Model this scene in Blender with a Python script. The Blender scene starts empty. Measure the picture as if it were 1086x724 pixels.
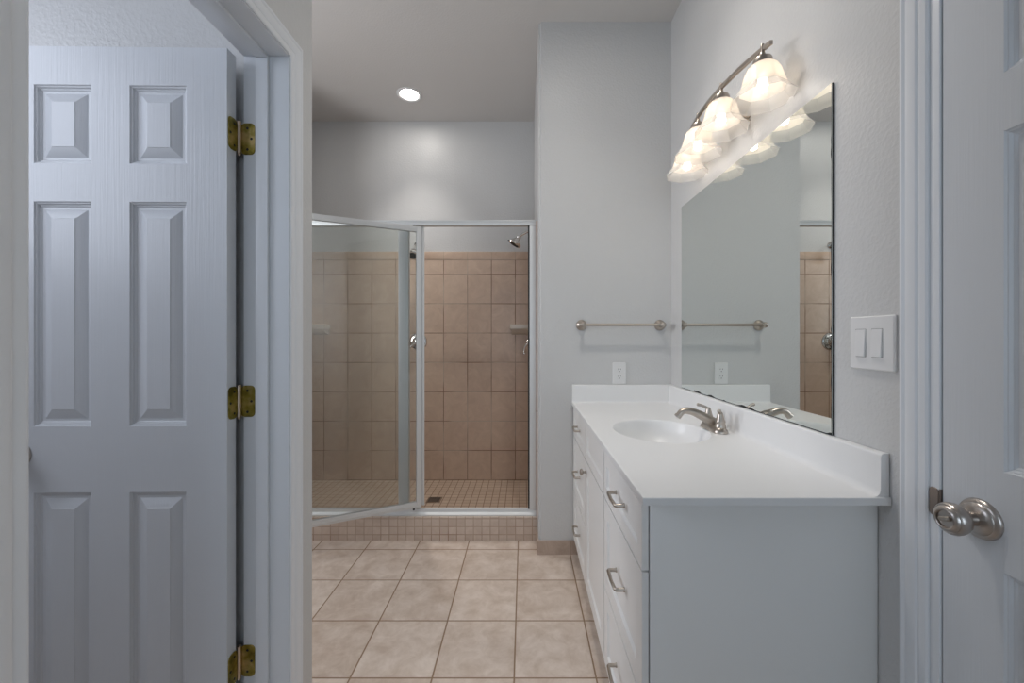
import bpy, bmesh, math, random
from mathutils import Vector, Matrix
random.seed(7)
PI = math.pi
scene = bpy.context.scene

# ------------------------------------------------------------------ camera, light, exposure
W_PX, H_PX, F_PX = 1086, 724, 431.0
EYE = 1.25
cam_d = bpy.data.cameras.new('camera')
cam = bpy.data.objects.new('camera', cam_d)
scene.collection.objects.link(cam)
cam.location = (0, 0, EYE)
cam.rotation_euler = (PI / 2, 0, 0)
cam_d.sensor_width = 36
cam_d.lens = F_PX / W_PX * 36
cam_d.shift_x = -13 / W_PX
cam_d.shift_y = -4 / W_PX
cam_d.clip_start = 0.02
scene.camera = cam

scene.view_settings.view_transform = 'Standard'
scene.view_settings.look = 'None'
scene.view_settings.gamma = 1
scene.view_settings.use_curve_mapping = False
scene.view_settings.exposure = 0.0
scene.cycles.use_denoising = True
scene.cycles.max_bounces = 12
scene.cycles.transparent_max_bounces = 24
scene.cycles.sample_clamp_indirect = 6

world = bpy.data.worlds.new('daylight')
scene.world = world
world.use_nodes = True
world.node_tree.nodes['Background'].inputs[0].default_value = (0.62, 0.78, 1.0, 1)
world.node_tree.nodes['Background'].inputs[1].default_value = 1.2

def area_light(name, loc, rot, sx, sy, power, col):
    d = bpy.data.lights.new(name, 'AREA')
    d.shape = 'RECTANGLE'; d.size = sx; d.size_y = sy
    d.energy = power; d.color = col
    o = bpy.data.objects.new(name, d)
    scene.collection.objects.link(o)
    o.location = loc; o.rotation_euler = rot
    return o
# daylight through the rear window (behind the camera) and through the closet window
area_light('rear_window_daylight', (0.09, -2.36, 1.55), (PI / 2, 0, 0), 1.2, 1.7, 12, (0.78, 0.90, 1.0))
area_light('closet_window_daylight', (-2.06, 0.30, 2.10), (PI / 2, 0, -PI / 2), 1.0, 1.0, 13.5, (0.83, 0.88, 1.0))
area_light('alcove_fill_light', (-2.36, 1.67, 1.80), (PI / 2, 0, -PI / 2), 0.55, 1.15, 24, (0.95, 0.96, 1.0))  # fill light added out of view to lift drawers, floor and end wall
VANITY_BULB = 17.0      # emission of each bulb
CAN_LENS, CAN_BEAM = 46.0, 52.0        # emission of the recessed lens over the shower
FILL_LENS, FILL_BEAM = 75.0, 47.0       # emission of the added, unseen fill can over the vanity aisle

# ------------------------------------------------------------------ materials
def new_mat(name):
    m = bpy.data.materials.new(name); m.use_nodes = True
    nt = m.node_tree
    return m, nt, nt.nodes['Principled BSDF']
def N(nt, kind, **kw):
    n = nt.nodes.new(kind)
    for k, v in kw.items(): setattr(n, k, v)
    return n
def math_n(nt, op, a, b=None, c=None):
    n = N(nt, 'ShaderNodeMath', operation=op)
    for i, v in enumerate((a, b, c)):
        if v is None: continue
        if isinstance(v, (int, float)): n.inputs[i].default_value = v
        else: nt.links.new(v, n.inputs[i])
    return n.outputs[0]
def position(nt):
    return N(nt, 'ShaderNodeNewGeometry').outputs['Position']
def objcoord(nt):
    return N(nt, 'ShaderNodeTexCoord').outputs['Object']
def bump(nt, b, height, strength, dist):
    n = N(nt, 'ShaderNodeBump'); n.inputs['Strength'].default_value = strength
    n.inputs['Distance'].default_value = dist
    nt.links.new(height, n.inputs['Height']); nt.links.new(n.outputs[0], b.inputs['Normal'])
def rgba(c): return (c[0], c[1], c[2], 1)

def paint(name, col, rough=0.5, spec=0.5, peel=0.0, peel_scale=95):
    m, nt, b = new_mat(name)
    b.inputs['Roughness'].default_value = rough
    b.inputs['Specular IOR Level'].default_value = spec
    nz = N(nt, 'ShaderNodeTexNoise'); nz.inputs['Scale'].default_value = 3
    nt.links.new(objcoord(nt), nz.inputs['Vector'])
    mx = N(nt, 'ShaderNodeMix', data_type='RGBA')
    mx.inputs[6].default_value = rgba([c * 0.975 for c in col]); mx.inputs[7].default_value = rgba(col)
    nt.links.new(nz.outputs[0], mx.inputs[0]); nt.links.new(mx.outputs[2], b.inputs['Base Color'])
    if peel:
        n2 = N(nt, 'ShaderNodeTexNoise'); n2.inputs['Scale'].default_value = peel_scale
        n2.inputs['Detail'].default_value = 2.0; n2.inputs['Roughness'].default_value = 0.5
        nt.links.new(objcoord(nt), n2.inputs['Vector'])
        rp = N(nt, 'ShaderNodeMapRange'); rp.inputs[1].default_value = 0.4; rp.inputs[2].default_value = 0.68
        nt.links.new(n2.outputs[0], rp.inputs[0])
        bump(nt, b, rp.outputs[0], peel, 0.002)
    return m

def grained(name, col, rough=0.36, strength=0.45):
    """painted moulded door skin with an embossed vertical wood grain"""
    m, nt, b = new_mat(name)
    b.inputs['Base Color'].default_value = rgba(col); b.inputs['Roughness'].default_value = rough
    mp = N(nt, 'ShaderNodeMapping'); mp.inputs['Scale'].default_value = (210, 210, 5)
    nt.links.new(objcoord(nt), mp.inputs[0])
    n = N(nt, 'ShaderNodeTexNoise'); n.inputs['Scale'].default_value = 1.0
    n.inputs['Detail'].default_value = 3; n.inputs['Distortion'].default_value = 0.4
    nt.links.new(mp.outputs[0], n.inputs['Vector'])
    bump(nt, b, n.outputs[0], strength, 0.001)
    return m

def metal(name, col, rough=0.25, brushed=0.0, metallic=1.0):
    m, nt, b = new_mat(name)
    b.inputs['Base Color'].default_value = rgba(col); b.inputs['Metallic'].default_value = metallic
    n = N(nt, 'ShaderNodeTexNoise'); n.inputs['Scale'].default_value = 40
    nt.links.new(objcoord(nt), n.inputs['Vector'])
    r = N(nt, 'ShaderNodeMapRange'); r.inputs[3].default_value = max(0.02, rough - 0.02); r.inputs[4].default_value = rough + 0.02
    nt.links.new(n.outputs[0], r.inputs[0]); nt.links.new(r.outputs[0], b.inputs['Roughness'])
    if brushed: bump(nt, b, n.outputs[0], brushed, 0.001)
    return m

def tile(name, pitch, off, grout_w, ca, cb, cg, rough=0.35, vein=3.0, var=0.25, gloss=0.5, cg2=None, dist=1.1):
    """square tiles on any axis-aligned face: per-axis pitch and offset in world metres"""
    m, nt, b = new_mat(name)
    pos = position(nt)
    sp = N(nt, 'ShaderNodeSeparateXYZ'); nt.links.new(pos, sp.inputs[0])
    ge = N(nt, 'ShaderNodeNewGeometry')
    sn = N(nt, 'ShaderNodeSeparateXYZ'); nt.links.new(ge.outputs['True Normal'], sn.inputs[0])
    masks, cells = [], []
    for i in range(3):
        p = pitch[i]
        t = math_n(nt, 'DIVIDE', math_n(nt, 'SUBTRACT', sp.outputs[i], off[i]), p)
        fr = math_n(nt, 'FRACT', t)
        d = math_n(nt, 'MINIMUM', fr, math_n(nt, 'SUBTRACT', 1.0, fr))       # 0 on the joint
        mr = N(nt, 'ShaderNodeMapRange'); mr.inputs[1].default_value = grout_w * 0.35 / p; mr.inputs[2].default_value = grout_w * 0.75 / p
        mr.inputs[3].default_value = 1; mr.inputs[4].default_value = 0
        nt.links.new(d, mr.inputs[0])
        flat = math_n(nt, 'LESS_THAN', math_n(nt, 'ABSOLUTE', sn.outputs[i]), 0.7)
        masks.append(math_n(nt, 'MULTIPLY', mr.outputs[0], flat))
        cells.append(math_n(nt, 'MULTIPLY', math_n(nt, 'FLOOR', t), flat))
    g = math_n(nt, 'MAXIMUM', math_n(nt, 'MAXIMUM', masks[0], masks[1]), masks[2])
    cv = N(nt, 'ShaderNodeCombineXYZ')
    for i in range(3): nt.links.new(cells[i], cv.inputs[i])
    wn = N(nt, 'ShaderNodeTexWhiteNoise', noise_dimensions='3D'); nt.links.new(cv.outputs[0], wn.inputs['Vector'])
    # clouded stone pattern, shifted per tile
    sh = N(nt, 'ShaderNodeVectorMath', operation='SCALE'); sh.inputs['Scale'].default_value = 7.0
    nt.links.new(wn.outputs['Color'], sh.inputs[0])
    ad = N(nt, 'ShaderNodeVectorMath', operation='ADD'); nt.links.new(pos, ad.inputs[0]); nt.links.new(sh.outputs[0], ad.inputs[1])
    nz = N(nt, 'ShaderNodeTexNoise'); nz.inputs['Scale'].default_value = vein; nz.inputs['Detail'].default_value = 9
    nz.inputs['Roughness'].default_value = 0.68; nz.inputs['Distortion'].default_value = dist
    nt.links.new(ad.outputs[0], nz.inputs['Vector'])
    rp = N(nt, 'ShaderNodeMapRange'); rp.inputs[1].default_value = 0.33; rp.inputs[2].default_value = 0.68
    nt.links.new(nz.outputs[0], rp.inputs[0])
    f = math_n(nt, 'ADD', math_n(nt, 'MULTIPLY', rp.outputs[0], 1 - var), math_n(nt, 'MULTIPLY', wn.outputs['Value'], var))
    mx = N(nt, 'ShaderNodeMix', data_type='RGBA'); mx.inputs[6].default_value = rgba(ca); mx.inputs[7].default_value = rgba(cb)
    nt.links.new(f, mx.inputs[0])
    mg = N(nt, 'ShaderNodeMix', data_type='RGBA'); mg.inputs[7].default_value = rgba(cg)
    if cg2:                                                               # grout stained unevenly
        n3 = N(nt, 'ShaderNodeTexNoise'); n3.inputs['Scale'].default_value = 2.6; n3.inputs['Detail'].default_value = 5
        nt.links.new(pos, n3.inputs['Vector'])
        r3 = N(nt, 'ShaderNodeMapRange'); r3.inputs[1].default_value = 0.42; r3.inputs[2].default_value = 0.60
        nt.links.new(n3.outputs[0], r3.inputs[0])
        m3 = N(nt, 'ShaderNodeMix', data_type='RGBA'); m3.inputs[6].default_value = rgba(cg); m3.inputs[7].default_value = rgba(cg2)
        nt.links.new(r3.outputs[0], m3.inputs[0]); nt.links.new(m3.outputs[2], mg.inputs[7])
    nt.links.new(g, mg.inputs[0]); nt.links.new(mx.outputs[2], mg.inputs[6]); nt.links.new(mg.outputs[2], b.inputs['Base Color'])
    r = N(nt, 'ShaderNodeMapRange'); r.inputs[3].default_value = rough; r.inputs[4].default_value = 0.9
    nt.links.new(g, r.inputs[0]); nt.links.new(r.outputs[0], b.inputs['Roughness'])
    b.inputs['Specular IOR Level'].default_value = gloss
    h = math_n(nt, 'ADD', math_n(nt, 'MULTIPLY', g, -1.0), math_n(nt, 'MULTIPLY', nz.outputs[0], 0.12))
    bump(nt, b, h, 0.5, 0.0015)
    return m

def glass_mat(name, tint, haze, haze_col, rough=0.0):
    m, nt, b = new_mat(name); nt.nodes.remove(b)
    out = nt.nodes['Material Output']
    tr = N(nt, 'ShaderNodeBsdfTransparent'); tr.inputs[0].default_value = rgba(tint)
    df = N(nt, 'ShaderNodeBsdfDiffuse'); df.inputs[0].default_value = rgba(haze_col)
    gl = N(nt, 'ShaderNodeBsdfGlossy'); gl.inputs['Roughness'].default_value = rough
    fr = N(nt, 'ShaderNodeFresnel'); fr.inputs[0].default_value = 1.45
    nz = N(nt, 'ShaderNodeTexNoise'); nz.inputs['Scale'].default_value = 2.2; nz.inputs['Detail'].default_value = 4
    nt.links.new(objcoord(nt), nz.inputs['Vector'])
    hz = math_n(nt, 'MULTIPLY', nz.outputs[0], haze * 2)
    m1 = N(nt, 'ShaderNodeMixShader'); nt.links.new(hz, m1.inputs[0]); nt.links.new(tr.outputs[0], m1.inputs[1]); nt.links.new(df.outputs[0], m1.inputs[2])
    m2 = N(nt, 'ShaderNodeMixShader'); nt.links.new(fr.outputs[0], m2.inputs[0]); nt.links.new(m1.outputs[0], m2.inputs[1]); nt.links.new(gl.outputs[0], m2.inputs[2])
    nt.links.new(m2.outputs[0], out.inputs[0])
    return m

def emit(name, col, s):
    m, nt, b = new_mat(name); nt.nodes.remove(b)
    e = N(nt, 'ShaderNodeEmission'); e.inputs[0].default_value = rgba(col); e.inputs[1].default_value = s
    nt.links.new(e.outputs[0], nt.nodes['Material Output'].inputs[0])
    return m

def shade_mat(name, transp, transl, col):
    m, nt, b = new_mat(name)
    b.inputs['Base Color'].default_value = rgba(col); b.inputs['Roughness'].default_value = 0.25
    tl = N(nt, 'ShaderNodeBsdfTranslucent'); tl.inputs[0].default_value = (1.0, 0.89, 0.75, 1)
    tp = N(nt, 'ShaderNodeBsdfTransparent'); tp.inputs[0].default_value = (1, 0.98, 0.95, 1)
    m1 = N(nt, 'ShaderNodeMixShader'); m1.inputs[0].default_value = transl
    nt.links.new(b.outputs[0], m1.inputs[1]); nt.links.new(tl.outputs[0], m1.inputs[2])
    m2 = N(nt, 'ShaderNodeMixShader'); m2.inputs[0].default_value = transp
    nt.links.new(m1.outputs[0], m2.inputs[1]); nt.links.new(tp.outputs[0], m2.inputs[2])
    nt.links.new(m2.outputs[0], nt.nodes['Material Output'].inputs[0])
    return m

def brass_hinge_mat():
    m, nt, b = new_mat('worn_brass')
    b.inputs['Metallic'].default_value = 0.9; b.inputs['Roughness'].default_value = 0.35
    n = N(nt, 'ShaderNodeTexNoise'); n.inputs['Scale'].default_value = 28; n.inputs['Detail'].default_value = 3
    nt.links.new(objcoord(nt), n.inputs['Vector'])
    cr = N(nt, 'ShaderNodeValToRGB')
    cr.color_ramp.elements[0].position = 0.35; cr.color_ramp.elements[0].color = (0.16, 0.13, 0.03, 1)
    cr.color_ramp.elements[1].position = 0.68; cr.color_ramp.elements[1].color = (0.62, 0.48, 0.22, 1)
    e = cr.color_ramp.elements.new(0.5); e.color = (0.34, 0.28, 0.06, 1)
    nt.links.new(n.outputs[0], cr.inputs[0]); nt.links.new(cr.outputs[0], b.inputs['Base Color'])
    return m

M = {}
M['wall'] = paint('wall_paint', (0.615, 0.615, 0.612), 0.38, 0.45, 0.27)
M['ceiling'] = paint('ceiling_paint', (0.62, 0.60, 0.58), 0.75, 0.3, 0.2)
M['trim'] = paint('trim_paint', (0.78, 0.80, 0.83), 0.32, 0.5)
M['door'] = grained('door_paint', (0.66, 0.68, 0.71))
M['vanity'] = paint('vanity_paint', (0.82, 0.815, 0.80), 0.38, 0.45)
M['marble'] = paint('white_cultured_marble', (0.80, 0.80, 0.80), 0.33, 0.5)
M['plastic'] = paint('white_plastic', (0.76, 0.76, 0.76), 0.3, 0.5)
M['gap_shade'] = paint('gap_shade_grey', (0.30, 0.30, 0.30), 0.6)  # grey stands in for the shade around the switch rockers
M['slot'] = paint('dark_slot', (0.02, 0.02, 0.02), 0.6)
M['black'] = paint('mirror_edge_black', (0.018, 0.02, 0.02), 0.5)
M['ceramic'] = paint('bone_ceramic', (0.70, 0.65, 0.58), 0.2)
M['nickel'] = metal('brushed_nickel', (0.47, 0.42, 0.37), 0.32)
M['satin'] = metal('satin_nickel_knob', (0.50, 0.46, 0.43), 0.30)
M['bronze'] = metal('aged_strike', (0.30, 0.25, 0.22), 0.4)
M['chrome'] = metal('chrome', (0.72, 0.70, 0.68), 0.12)
M['alu'] = metal('bright_aluminium', (0.70, 0.715, 0.72), 0.52, 0.0, 0.4)
M['brass'] = brass_hinge_mat()
M['pin'] = metal('hinge_pin', (0.75, 0.62, 0.52), 0.3)
M['gasket'] = paint('black_gasket', (0.02, 0.02, 0.02), 0.6)
M['floor'] = tile('beige_floor_tile', (0.3017, 0.3017, 0.3017), (-0.037, 1.7955, 0.1), 0.0055,
                  (0.50, 0.39, 0.31), (0.76, 0.665, 0.59), (0.28, 0.185, 0.115), 0.34, 11, 0.2, dist=0.35)
M['wall_tile'] = tile('tan_wall_tile', (0.2015, 0.2015, 0.247), (-0.68, 3.42, 0.054), 0.0055,
                      (0.56, 0.415, 0.32), (0.71, 0.55, 0.435), (0.26, 0.155, 0.105), 0.3, 9, 0.3, cg2=(0.56, 0.46, 0.38))
M['bullnose'] = tile('tan_bullnose_tile', (0.2015, 0.2015, 0.4), (-0.68, 3.42, 1.7), 0.003,
                     (0.54, 0.395, 0.30), (0.69, 0.53, 0.415), (0.46, 0.36, 0.28), 0.3, 9, 0.3)
M['mosaic'] = tile('mosaic_tile', (0.0519, 0.0519, 0.0490), (-0.573, 2.637, 0.036), 0.0045,
                   (0.50, 0.39, 0.32), (0.66, 0.55, 0.47), (0.32, 0.20, 0.14), 0.35, 12, 0.5, cg2=(0.46, 0.35, 0.275))
M['shower_floor'] = tile('shower_floor_mosaic', (0.0517, 0.0517, 0.0517), (-0.5, 2.637, 0.01), 0.0045,
                   (0.52, 0.40, 0.31), (0.64, 0.52, 0.42), (0.30, 0.20, 0.14), 0.35, 12, 0.5)
M['base_tile'] = tile('baseboard_tile', (0.3017, 0.3017, 0.4), (-0.037, 1.7955, -0.1), 0.003,
                      (0.38, 0.285, 0.225), (0.60, 0.48, 0.40), (0.3, 0.2, 0.14), 0.35, 8, 0.3)
M['glass'] = glass_mat('shower_glass', (0.965, 0.975, 0.965), 0.035, (0.62, 0.63, 0.60))
M['window_glass'] = glass_mat('window_glass', (0.95, 0.97, 0.98), 0.0, (0.8, 0.8, 0.8))
M['mirror'] = metal('mirror_silver', (0.80, 0.835, 0.815), 0.0)
mb = M['mirror'].node_tree
for l in list(mb.links):
    if l.to_socket.name == 'Roughness': mb.links.remove(l)
mb.nodes['Principled BSDF'].inputs['Roughness'].default_value = 0.0
M['frost'] = shade_mat('frosted_glass', 0.02, 0.38, (0.60, 0.575, 0.55))
M['band'] = shade_mat('pressed_clear_glass', 0.52, 0.04, (0.85, 0.83, 0.80))
M['bulb'] = emit('lamp_bulb', (1.0, 0.89, 0.77), VANITY_BULB)

# ------------------------------------------------------------------ mesh helpers
def bm_new(): return bmesh.new()
def add_box(bm, x0, x1, y0, y1, z0, z1, bev=0.0, seg=2):
    r = bmesh.ops.create_cube(bm, size=1)
    vs = r['verts']
    for v in vs:
        v.co = Vector(((x0 + x1) / 2 + v.co.x * (x1 - x0), (y0 + y1) / 2 + v.co.y * (y1 - y0), (z0 + z1) / 2 + v.co.z * (z1 - z0)))
    if bev:
        es = {e for v in vs for e in v.link_edges}
        bmesh.ops.bevel(bm, geom=list(es), offset=bev, segments=seg, affect='EDGES', profile=0.6)
def frame_of(d):
    d = Vector(d).normalized()
    a = Vector((0, 0, 1)) if abs(d.z) < 0.9 else Vector((1, 0, 0))
    u = d.cross(a).normalized()
    return u, d.cross(u).normalized(), d
def bridge(bm, ra, rb):
    n = len(ra)
    for i in range(n):
        bm.faces.new((ra[i], ra[(i + 1) % n], rb[(i + 1) % n], rb[i]))
def add_tube(bm, pts, rad, seg=12, cap=True, squash=1.0):
    pts = [Vector(p) for p in pts]
    rads = rad if isinstance(rad, (list, tuple)) else [rad] * len(pts)
    rings = []; u = None
    for i, p in enumerate(pts):
        if i == 0: d = pts[1] - p
        elif i == len(pts) - 1: d = p - pts[i - 1]
        else: d = (pts[i + 1] - p).normalized() + (p - pts[i - 1]).normalized()
        d.normalize()
        if u is None: u = frame_of(d)[0]
        u = (u - d * u.dot(d)).normalized()
        w = d.cross(u)
        k = 1.0
        if 0 < i < len(pts) - 1:
            c = (pts[i + 1] - p).normalized().dot((p - pts[i - 1]).normalized())
            k = min(1.5, 1 / max(0.5, math.sqrt((1 + c) / 2)))
        rings.append([bm.verts.new(p + (u * math.cos(2 * PI * j / seg) + w * math.sin(2 * PI * j / seg) * squash) * rads[i] * (k if k < 1.5 else 1.2)) for j in range(seg)])
    for a, b in zip(rings, rings[1:]): bridge(bm, a, b)
    if cap:
        bm.faces.new(rings[0][::-1]); bm.faces.new(rings[-1])
def add_lathe(bm, origin, axis, prof, seg=28, cap0=True, cap1=True):
    u, w, d = frame_of(axis); o = Vector(origin)
    rings = []
    for r, h in prof:
        if r < 1e-6: rings.append([bm.verts.new(o + d * h)])
        else: rings.append([bm.verts.new(o + d * h + (u * math.cos(2 * PI * j / seg) + w * math.sin(2 * PI * j / seg)) * r) for j in range(seg)])
    for a, b in zip(rings, rings[1:]):
        if len(a) == 1 and len(b) == 1: continue
        if len(a) == 1:
            for i in range(seg): bm.faces.new((a[0], b[(i + 1) % seg], b[i]))
        elif len(b) == 1:
            for i in range(seg): bm.faces.new((a[i], a[(i + 1) % seg], b[0]))
        else: bridge(bm, a, b)
    if cap0 and len(rings[0]) > 1: bm.faces.new(rings[0][::-1])
    if cap1 and len(rings[-1]) > 1: bm.faces.new(rings[-1])
def add_prism(bm, poly, vec):
    a = [bm.verts.new(Vector(p)) for p in poly]; b = [bm.verts.new(Vector(p) + Vector(vec)) for p in poly]
    bm.faces.new(a); bm.faces.new(b[::-1]); bridge(bm, a, b)
def slab(bm, W, H, T, rects, rings, xf, back=False):
    """slab W x H x T with stepped/raised panels; xf maps (u, v, n) to the world"""
    us = sorted({0, W} | {r[0] for r in rects} | {r[1] for r in rects})
    vs = sorted({0, H} | {r[2] for r in rects} | {r[3] for r in rects})
    def side(nf):
        for i in range(len(us) - 1):
            for j in range(len(vs) - 1):
                q = (us[i], us[i + 1], vs[j], vs[j + 1])
                hit = any(abs(q[k] - r[k]) < 1e-6 for r in [r for r in rects if all(abs(q[k] - r[k]) < 1e-6 for k in range(4))] for k in (0,))
                def ring(ins, dep):
                    return [bm.verts.new(xf(u, v, nf(dep))) for u, v in ((q[0] + ins, q[2] + ins), (q[1] - ins, q[2] + ins), (q[1] - ins, q[3] - ins), (q[0] + ins, q[3] - ins))]
                r0 = ring(0, 0)
                if not hit: bm.faces.new(r0); continue
                for ins, dep in rings:
                    r1 = ring(ins, dep); bridge(bm, r0, r1); r0 = r1
                bm.faces.new(r0)
    side(lambda d: T - d)
    if back: side(lambda d: d)
    else: bm.faces.new([bm.verts.new(xf(u, v, 0)) for u, v in ((0, 0), (0, H), (W, H), (W, 0))])
    c = [(0, 0), (W, 0), (W, H), (0, H)]
    for k in range(4):
        (a, b_), (e, f) = c[k], c[(k + 1) % 4]
        bm.faces.new([bm.verts.new(xf(*p)) for p in ((a, b_, 0), (e, f, 0), (e, f, T), (a, b_, T))])
    bmesh.ops.remove_doubles(bm, verts=bm.verts, dist=1e-5)
def rounded_rect(w, h, r, n=5):
    pts = []
    for cx, cy, a0 in ((w / 2 - r, h / 2 - r, 0), (-w / 2 + r, h / 2 - r, 90), (-w / 2 + r, -h / 2 + r, 180), (w / 2 - r, -h / 2 + r, 270)):
        for k in range(n + 1):
            a = math.radians(a0 + 90 * k / n); pts.append((cx + r * math.cos(a), cy + r * math.sin(a)))
    return pts
def add_plate(bm, centre, uax, vax, nax, w, h, r, t, edge=0.0):
    """rounded plate of thickness t standing on its centre along nax, edge = small chamfer"""
    c = Vector(centre); U, V, Nn = Vector(uax), Vector(vax), Vector(nax)
    lv = [(0, 0)] + ([(0, t - edge), (edge, t)] if edge else [(0, t)])
    rings = []
    for ins, d in lv:
        rings.append([bm.verts.new(c + U * p[0] + V * p[1] + Nn * d) for p in rounded_rect(w - 2 * ins, h - 2 * ins, max(0.0005, r - ins))])
    for a, b in zip(rings, rings[1:]): bridge(bm, a, b)
    bm.faces.new(rings[0][::-1]); bm.faces.new(rings[-1])

ROOT = {}
def origin_of(o): return ROOT.get(o.name, Vector((0, 0, 0))) if o else Vector((0, 0, 0))
def obj(name, bm, mat, parent=None, loc=None, smooth=40):
    org = origin_of(parent) if parent else Vector(loc or (0, 0, 0))
    bmesh.ops.recalc_face_normals(bm, faces=bm.faces)
    for v in bm.verts: v.co -= org
    me = bpy.data.meshes.new(name); bm.to_mesh(me); bm.free()
    me.materials.append(mat)
    if smooth:
        for p in me.polygons: p.use_smooth = True
        me.set_sharp_from_angle(angle=math.radians(smooth))
    o = bpy.data.objects.new(name, me); scene.collection.objects.link(o)
    if parent: o.parent = parent
    else: o.location = org
    ROOT[o.name] = org
    return o
def tag(o, label, cat, group=None, kind=None):
    o['label'] = label; o['category'] = cat
    if group: o['group'] = group
    if kind: o['kind'] = kind
    return o
def thing(name, loc, label, cat, group=None, kind=None):
    o = bpy.data.objects.new(name, None); o.empty_display_size = 0.05
    scene.collection.objects.link(o); o.location = loc; ROOT[o.name] = Vector(loc)
    return tag(o, label, cat, group, kind)
def struct(name, bm, mat, label, cat, smooth=30):
    return tag(obj(name, bm, mat, smooth=smooth), label, cat, kind='structure')

# ------------------------------------------------------------------ room shell
WR, WL, WLI = 0.85, -0.67, -0.795          # right wall, left wall (hall face), left wall (closet face)
CEIL = 3.075
YE = 2.35                                   # end wall with towel bar
YB = 3.43                                   # shower back wall
XS = 0.083                                  # shower right wall / end-wall corner
XL = -1.84                                  # shower left wall
REAR = -2.4

bm = bm_new(); add_box(bm, -2.52, 0.97, REAR - 0.12, 2.506, -0.1, 0)
struct('floor', bm, M['floor'], 'beige stone-look square floor tiles with brown grout', 'floor')
bm = bm_new(); add_box(bm, -2.52, 0.97, REAR - 0.12, YB + 0.12, CEIL, CEIL + 0.1)
struct('ceiling', bm, M['ceiling'], 'plain white ceiling over the whole bathroom', 'ceiling')
# right wall with its doorway
DR0, DR1, DTOP = 0.047, 0.849, 2.068
bm = bm_new()
poly = [(REAR, 0), (DR0, 0), (DR0, DTOP), (DR1, DTOP), (DR1, 0), (YE, 0), (YE, CEIL), (REAR, CEIL)]
add_prism(bm, [(WR, y, z) for y, z in poly], (0.12, 0, 0))
struct('wall_right', bm, M['wall'], 'white textured wall behind the mirror and light switch', 'wall')
# left wall with the closet doorway
DL0, DL1 = 0.529, 1.173
bm = bm_new()
poly = [(REAR, 0), (DL0, 0), (DL0, DTOP), (DL1, DTOP), (DL1, 0), (1.295, 0), (1.295, CEIL), (REAR, CEIL)]
add_prism(bm, [(WLI, y, z) for y, z in poly], (WL - WLI, 0, 0))
bmesh.ops.bevel(bm, geom=[e for e in bm.edges if all(abs(v.co.x - WL) < 1e-4 and abs(v.co.y - 1.295) < 1e-4 for v in e.verts)], offset=0.012, segments=4, affect='EDGES')
struct('wall_left', bm, M['wall'], 'white wall around the open closet doorway on the left', 'wall')
bm = bm_new(); add_box(bm, -2.4, WLI, 1.176, 1.295, 0, CEIL)
struct('wall_partition', bm, M['wall'], 'white wall close behind the open six-panel door', 'wall')
# closet: near wall and outer wall with a window
bm = bm_new(); add_box(bm, -2.1, WLI, -0.62, -0.5, 0, CEIL)
struct('wall_closet_near', bm, M['wall'], 'near wall of the closet beside the doorway', 'wall')
def wall_with_hole(bm, axis, at, thick, a0, a1, h0, h1, z0, z1, top=CEIL):
    o = [(a0, 0), (a1, 0), (a1, top), (a0, top)]; i = [(h0, z0), (h1, z0), (h1, z1), (h0, z1)]
    def P(p, d): return (at + d, p[0], p[1]) if axis == 'x' else (p[0], at + d, p[1])
    rr = []
    for d in (0, thick):
        ro = [bm.verts.new(P(p, d)) for p in o]; ri = [bm.verts.new(P(p, d)) for p in i]
        bridge(bm, ro, ri); rr.append((ro, ri))
    bridge(bm, rr[0][0], rr[1][0]); bridge(bm, rr[0][1], rr[1][1])
bm = bm_new(); wall_with_hole(bm, 'x', -2.1, -0.12, -0.62, 1.295, -0.2, 0.8, 1.60, 2.60)
struct('wall_closet_outer', bm, M['wall'], 'outer closet wall with a window', 'wall')
bm = bm_new(); wall_with_hole(bm, 'y', REAR, -0.12, WLI, 0.97, -0.51, 0.69, 0.7, 2.4)
struct('wall_rear', bm, M['wall'], 'wall with the window behind the viewer', 'wall')
def window(n, axis, at, a0, a1, z0, z1, label):
    w = thing('window_%d' % n, (at, (a0 + a1) / 2, z0) if axis == 'x' else ((a0 + a1) / 2, at, z0), label, 'window', kind='structure')
    bm = bm_new(); t = 0.04
    for p0, p1, q0, q1 in ((a0, a1, z0, z0 + t), (a0, a1, z1 - t, z1), (a0, a0 + t, z0 + t, z1 - t), (a1 - t, a1, z0 + t, z1 - t), (a0 + t, a1 - t, (z0 + z1) / 2 - t / 2, (z0 + z1) / 2 + t / 2)):
        if axis == 'x': add_box(bm, at - 0.1, at - 0.05, p0, p1, q0, q1, 0.003)
        else: add_box(bm, p0, p1, at - 0.1, at - 0.05, q0, q1, 0.003)
    obj('window_frame', bm, M['trim'], w)
    bm = bm_new()
    if axis == 'x': add_box(bm, at - 0.078, at - 0.072, a0 + t, a1 - t, z0 + t, z1 - t)
    else: add_box(bm, a0 + t, a1 - t, at - 0.078, at - 0.072, z0 + t, z1 - t)
    obj('window_pane', bm, M['window_glass'], w)
window(1, 'y', REAR, -0.51, 0.69, 0.7, 2.4, 'tall window in the wall behind the viewer')
window(2, 'x', -2.1, -0.2, 0.8, 1.60, 2.60, 'square closet window')
window(3, 'x', -2.4, 1.36, 1.98, 1.2, 2.4, 'unseen window added left of the shower to light the alcove side')  # made-up window that houses the alcove fill light
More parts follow.
